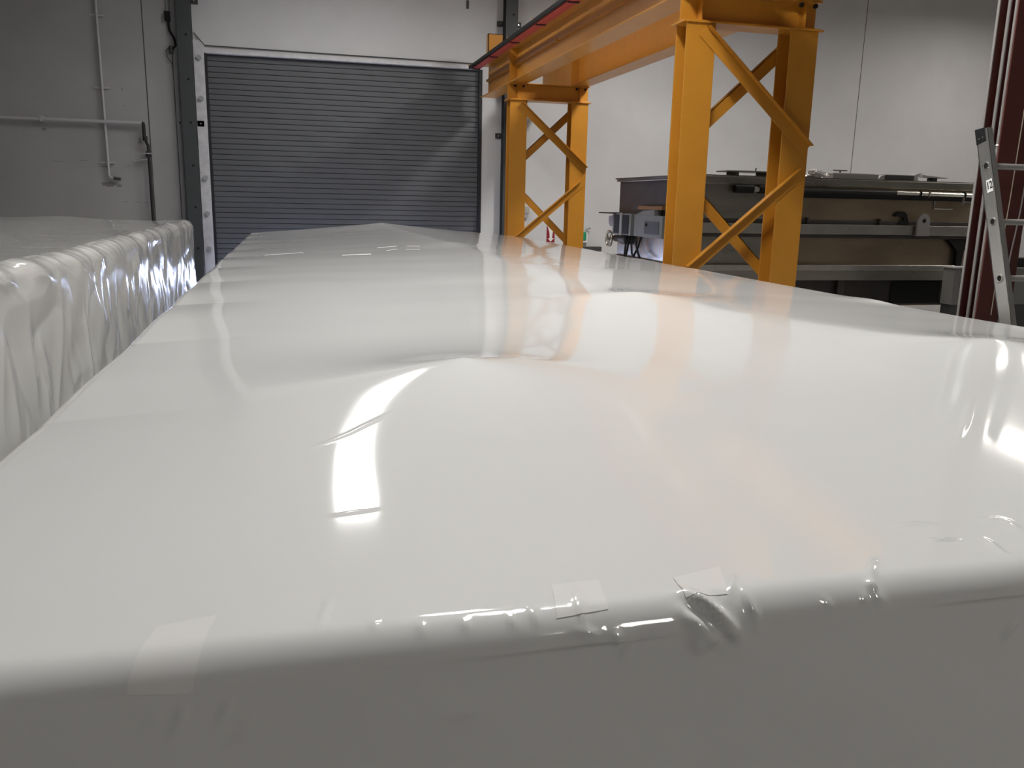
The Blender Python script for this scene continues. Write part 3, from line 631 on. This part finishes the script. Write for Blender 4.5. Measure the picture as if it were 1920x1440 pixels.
MB().prism([(11.2, 1.44), (11.9, 1.44), (11.6, 1.50), (11.2, 1.52)], 'x', xe - 0.12, xe - 0.012).build('sloping_hood', 'box_grey', tank)
tb('timber_block', 'timber', xe - 0.10, xe - 0.012, 11.0, 11.85, 1.52, 1.57)
tb('shelf_plate', 'steel_dark', xe - 0.30, xe - 0.012, 12.55, 12.98, 1.44, 1.46)
MB().prism([(12.72, 1.24), (12.86, 1.24), (12.93, 1.30), (12.93, 1.40), (12.72, 1.42)], 'x', xe - 0.14, xe - 0.02).build('lamp_head', 'lilac', tank)
hw = MB().torus((xe - 0.17, 12.80, 1.05), 0.115, 0.022, 'x', 28, 8).build('handwheel', 'steel_bright', tank, smooth=True)
for k in range(3):
    a = k * math.pi * 2 / 3 + 0.5; MB().tube([(xe - 0.17, 12.80, 1.05), (xe - 0.17, 12.80 + 0.11 * math.cos(a), 1.05 + 0.11 * math.sin(a))], 0.012, 6).build('spoke', 'steel_bright', hw)
MB().tube([(xe - 0.19, 12.80, 1.05), (xe - 0.012, 12.80, 1.05)], 0.03, 10).build('wheel_shaft', 'steel', tank, smooth=True)
MB().tube([(xe - 0.07, 12.78, 1.06), (xe - 0.07, 12.45, 1.06)], 0.055, 12).build('motor_body', 'steel_dark', tank, smooth=True)
MB().tube([(xe - 0.07, 12.45, 1.06), (xe - 0.07, 12.25, 1.05)], 0.075, 12).build('motor_end', 'dark_grey', tank, smooth=True)
for pts in ([(12.22, 1.13), (12.22, 0.95), (12.20, 0.80)], [(12.10, 1.13), (12.13, 0.95), (12.15, 0.79)], [(12.0, 1.13), (11.98, 0.98), (11.90, 0.87), (11.75, 0.80)], [(11.85, 1.16), (11.80, 1.0), (11.66, 0.88), (11.55, 0.83)], [(11.62, 1.18), (11.72, 0.98), (11.86, 0.80), (11.9, 0.76)]):
    MB().tube([(xe - 0.10 - 0.02 * i, y, z) for i, (y, z) in enumerate(pts)], 0.016, 8).build('cable', 'black', tank, smooth=True)

# things lying on the tank
TZ = TT + 0.022
t = thing('loose_plate', 'thin bright sheet raised on blocks on top of the steel tank', 'plate', (5.9, 10.25, TZ))
MB().box(5.47, 6.45, 10.14, 10.5, TZ + 0.045, TZ + 0.06).build('sheet', 'steel_bright', t)
for a, b in ((5.57, 5.62), (6.0, 6.02), (6.38, 6.43)): MB().box(a, b, 10.16, 10.4, TZ, TZ + 0.045).build('block', 'steel_dark', t)
MB().tube([(5.86, 10.16, TZ + 0.06), (5.86, 10.16, TZ + 0.10)], 0.008, 6).build('pin', 'steel_dark', t)
# crumpled bag
n, k = 26, 40
th, ph = np.meshgrid(np.linspace(0, math.pi / 2, n), np.linspace(0, 2 * math.pi, k), indexing='ij')
rr = 1 + 0.16 * value_noise(th * 6, np.cos(ph) * 5, 61, 1, 1) + 0.14 * value_noise(th * 9, np.sin(ph) * 9, 62, 1, 1)
rr[:, -1] = rr[:, 0]
tag(grid_obj('plastic_bag', M['bag'], np.stack([6.80 + 0.16 * rr * np.sin(th) * np.cos(ph), 10.22 + 0.10 * rr * np.sin(th) * np.sin(ph), TZ + 0.10 * rr * np.cos(th)], -1), None, None, (6.80, 10.22, TZ)), 'crumpled clear plastic bag on top of the steel tank', 'bag')
tag(MB().box(6.50, 6.60, 10.3, 10.45, TZ, TZ + 0.06).build('timber_offcut', 'steel_dark', org=(6.62, 10.3, TZ), bevel=0.006), 'short dark block beside the crumpled bag on the tank', 'block')
tag(MB().box(7.04, 7.75, 10.2, 10.42, TZ, TZ + 0.07).box(7.06, 7.7, 10.22, 10.4, TZ + 0.07, TZ + 0.078).build('steel_channel', 'alu_dull', org=(7.3, 10.3, TZ), bevel=0.006), 'long pale metal channel lying on top of the steel tank', 'channel')
t = thing('tee_valve', 'small T-handle valve standing up behind the pale channel on the tank', 'valve', (7.42, 10.6, TZ))
MB().tube([(7.42, 10.6, TZ), (7.42, 10.6, TZ + 0.125)], 0.012, 8).build('stem', 'steel_dark', t)
MB().tube([(7.31, 10.6, TZ + 0.125), (7.53, 10.6, TZ + 0.125)], 0.008, 8).build('handle', 'steel_dark', t)
t = thing('wrapped_bar', 'dark wrapped bar with clear film ends on the tank top', 'bar', (8.1, 10.3, TZ))
MB().box(7.86, 8.32, 10.2, 10.36, TZ, TZ + 0.075).build('dark_wrap', 'dark_grey', t, bevel=0.01)
MB().prism([(7.76, TZ), (7.86, TZ), (7.86, TZ + 0.07), (7.80, TZ + 0.055), (7.77, TZ + 0.03)], 'y', 10.21, 10.35).build('film_end', 'bag', t)
MB().prism([(8.32, TZ), (8.40, TZ), (8.38, TZ + 0.05), (8.45, TZ + 0.11), (8.38, TZ + 0.10), (8.32, TZ + 0.075)], 'y', 10.21, 10.35).build('film_end', 'bag', t)
t = thing('slim_arm', 'thin tapered arm with black foot at the right end of the tank top', 'arm', (8.6, 10.3, TZ))
MB().prism([(8.48, TZ + 0.055), (8.90, TZ + 0.045), (8.90, TZ + 0.055), (8.48, TZ + 0.085)], 'y', 10.24, 10.32).build('blade', 'conduit', t)
MB().box(8.64, 8.71, 10.22, 10.34, TZ, TZ + 0.05).build('foot', 'black', t)

# pale cabinet behind the red column
t = thing('low_cabinet', 'low pale grey cabinet on the floor behind the red column', 'cabinet', (8.8, 9.3, 0))
MB().box(8.11, 9.6, 9.0, 9.2, 0.42, 0.885).build('body', 'cabinet', t, bevel=0.006)
MB().box(8.13, 9.58, 9.02, 9.19, 0.06, 0.42).build('lower_body', 'dark_grey', t, bevel=0.006)
MB().box(8.10, 9.6, 8.99, 9.21, 0.885, 0.90).build('top', 'grey_mid', t)
for x in (8.15, 9.5): MB().box(x, x + 0.05, 9.04, 9.17, 0, 0.06).build('foot', 'black', t)
tag(MB().box(9.0, 9.55, 9.02, 9.19, 0.90, 1.02).build('dark_case', 'black', org=(9.3, 9.1, 0.9), bevel=0.01), 'black case lying on the low pale cabinet', 'case')

# ------------------------------------------------------------------ red column and ladder
RX0, RX1, RYF, RYB = 3.895, 4.14, 4.115, 4.26
t = thing('red_column', 'dark red steel column with conduits behind the aluminium ladder', 'column', (4.02, 4.2, 0))
MB().isec('z', ((RX0 + RX1) / 2, (RYF + RYB) / 2), 0, HALL[3], RX1 - RX0, RYB - RYF, 0.010, 0.009).build('steel_section', 'red_steel', t, bevel=0.002)
MB().box(RX0 - 0.006, RX0, RYB - 0.014, RYB + 0.002, 0, HALL[3]).build('edge_strip', 'conduit', t)
for x, y in ((3.93, 4.215), (3.925, 4.158)):
    c = thing('column_conduit', 'slim grey conduit climbing the side of the red column, ' + ('farther from the ladder' if y > 4.2 else 'nearer the ladder'), 'conduit', (x, y, 0))
    MB().tube([(x, y, 0), (x, y, HALL[3])], 0.011, 10).build('tube', 'conduit', c, smooth=True)
    for z in (1.97, 3.4): MB().torus((x, y, z), 0.013, 0.004, 'z', 14, 6).build('clip', 'steel_bright', c)
tag(MB().tube([(4.03, RYF - 0.006, 5.0), (4.025, RYF - 0.006, 2.2), (4.015, RYF - 0.006, 1.7), (4.0, RYF - 0.006, 1.35), (3.995, RYF - 0.006, 1.0)], 0.003, 6).build('hanging_rope', 'cord', org=(4.0, RYF, 1.0)), 'thin pale rope hanging down the face of the red column', 'rope')
tag(MB().tube([(4.115, RYF - 0.006, 4.0), (4.11, RYF - 0.006, 1.9), (4.095, RYF - 0.008, 1.6), (4.07, RYF - 0.008, 1.35), (4.05, RYF - 0.007, 0.9)], 0.0045, 6).build('hanging_cable', 'conduit', org=(4.05, RYF, 1.0)), 'grey cable hanging on the right of the red column', 'cable')

lad = thing('ladder', 'aluminium ladder with round rungs and a number 12 sticker leaning on the red column', 'ladder', (3.86, 3.3, 0))
LS = 0.34; ld_ = Vector((0, LS, 1)).normalized(); ln = Vector((0, -1, LS)).normalized()   # along the rails, and towards the climber
def lp(x, z, off=0.0): return Vector((x, 3.305 + LS * z, z)) + ln * off
def rail(xw, s):
    """channel: web at xw, lips turned towards side s"""
    b = MB(); top = 2.03
    def slab(xa, xb, o0, o1):
        vs = []
        for z in (0.0, top):
            for x, o in ((xa, o0), (xb, o0), (xb, o1), (xa, o1)): vs.append(lp(x, z, o))
        b.add(vs, [(0, 1, 2, 3), (7, 6, 5, 4), (0, 4, 5, 1), (1, 5, 6, 2), (2, 6, 7, 3), (3, 7, 4, 0)])
    slab(min(xw, xw + s * 0.004), max(xw, xw + s * 0.004), -0.042, 0.042)
    slab(*sorted((xw, xw + s * 0.03)), 0.038, 0.043); slab(*sorted((xw, xw + s * 0.03)), -0.043, -0.038)
    b.v = [(x, y, max(z, 0)) for x, y, z in b.v]
    o = b.build('rail', 'alu', lad)
    return o
r1 = rail(3.65, 1); rail(4.09, -1)
for xc, s in ((3.65, 1), (4.09, -1)):
    vs = []
    for z in (1.965, 2.05):
        for x, o in ((xc - s * 0.003, -0.046), (xc + s * 0.018, -0.046), (xc + s * 0.018, 0.024), (xc - s * 0.003, 0.024)): vs.append(lp(x, z - (0.012 if o > 0 and z > 2 else 0), o))
    cap = MB().add(vs, [(0, 1, 2, 3), (7, 6, 5, 4), (0, 4, 5, 1), (1, 5, 6, 2), (2, 6, 7, 3), (3, 7, 4, 0)]).build('end_cap', 'black', lad, bevel=0.005)
    for o in (-0.018, 0.008):
        q = lp(xc - s * 0.003, 1.99, o); MB().tube([q, q - Vector((s * 0.004, 0, 0))], 0.005, 8).build('rivet', 'steel_bright', cap)
rung0 = None
for i in range(7):
    z = 1.84 - i * 0.2945
    if z < 0.05: break
    p = lp(3.65, z)
    if rung0 is None:
        rung0 = MB().tube([p, p + Vector((0.44, 0, 0))], 0.0165, 14).build('rung', 'alu_dull', lad, org=p, smooth=True)
        ring0 = MB().torus(p - Vector((0.001, 0, 0)), 0.0185, 0.004, 'x', 20, 6).build('rung_collar', 'steel_bright', lad, org=p, smooth=True)
        hole0 = MB().tube([p - Vector((0.0015, 0, 0)), p - Vector((0.0005, 0, 0))], 0.0155, 16).build('rung_bore', 'black', lad, org=p)
    else:
        for src in (rung0, ring0, hole0): share(src, lad, p)
# number sticker
q = [lp(3.6485, 1.765, 0.030), lp(3.6485, 1.765, -0.010), lp(3.6485, 1.700, -0.010), lp(3.6485, 1.700, 0.030)]
st = MB().add(q + [v - Vector((0.0008, 0, 0)) for v in q], [(0, 1, 2, 3), (7, 6, 5, 4), (0, 4, 5, 1), (1, 5, 6, 2), (2, 6, 7, 3), (3, 7, 4, 0)]).build('number_sticker', 'paper', lad)
tc = bpy.data.curves.new('twelve', 'FONT'); tc.body = '12'; tc.size = 0.056; tc.align_x = 'CENTER'; tc.align_y = 'CENTER'; tc.extrude = 0.0003; tc.offset = 0.0012
to = bpy.data.objects.new('twelve', tc); col.objects.link(to)
me = bpy.data.meshes.new_from_object(to.evaluated_get(bpy.context.evaluated_depsgraph_get())); bpy.data.objects.remove(to)
me.materials.clear(); me.materials.append(M['ink'])
pt = bpy.data.objects.new('number_print', me); col.objects.link(pt); pt.parent = st
c0 = lp(3.6472, 1.733, 0.010)
# text x axis runs towards the climber side (+ln), y axis up the rail, normal towards -x
pt.matrix_basis = Matrix.Translation(c0 - wloc(st)) @ Matrix(((0, 0, -1, 0), (ln.y * 0.72, ld_.y, 0, 0), (ln.z * 0.72, ld_.z, 0, 0), (0, 0, 0, 1)))
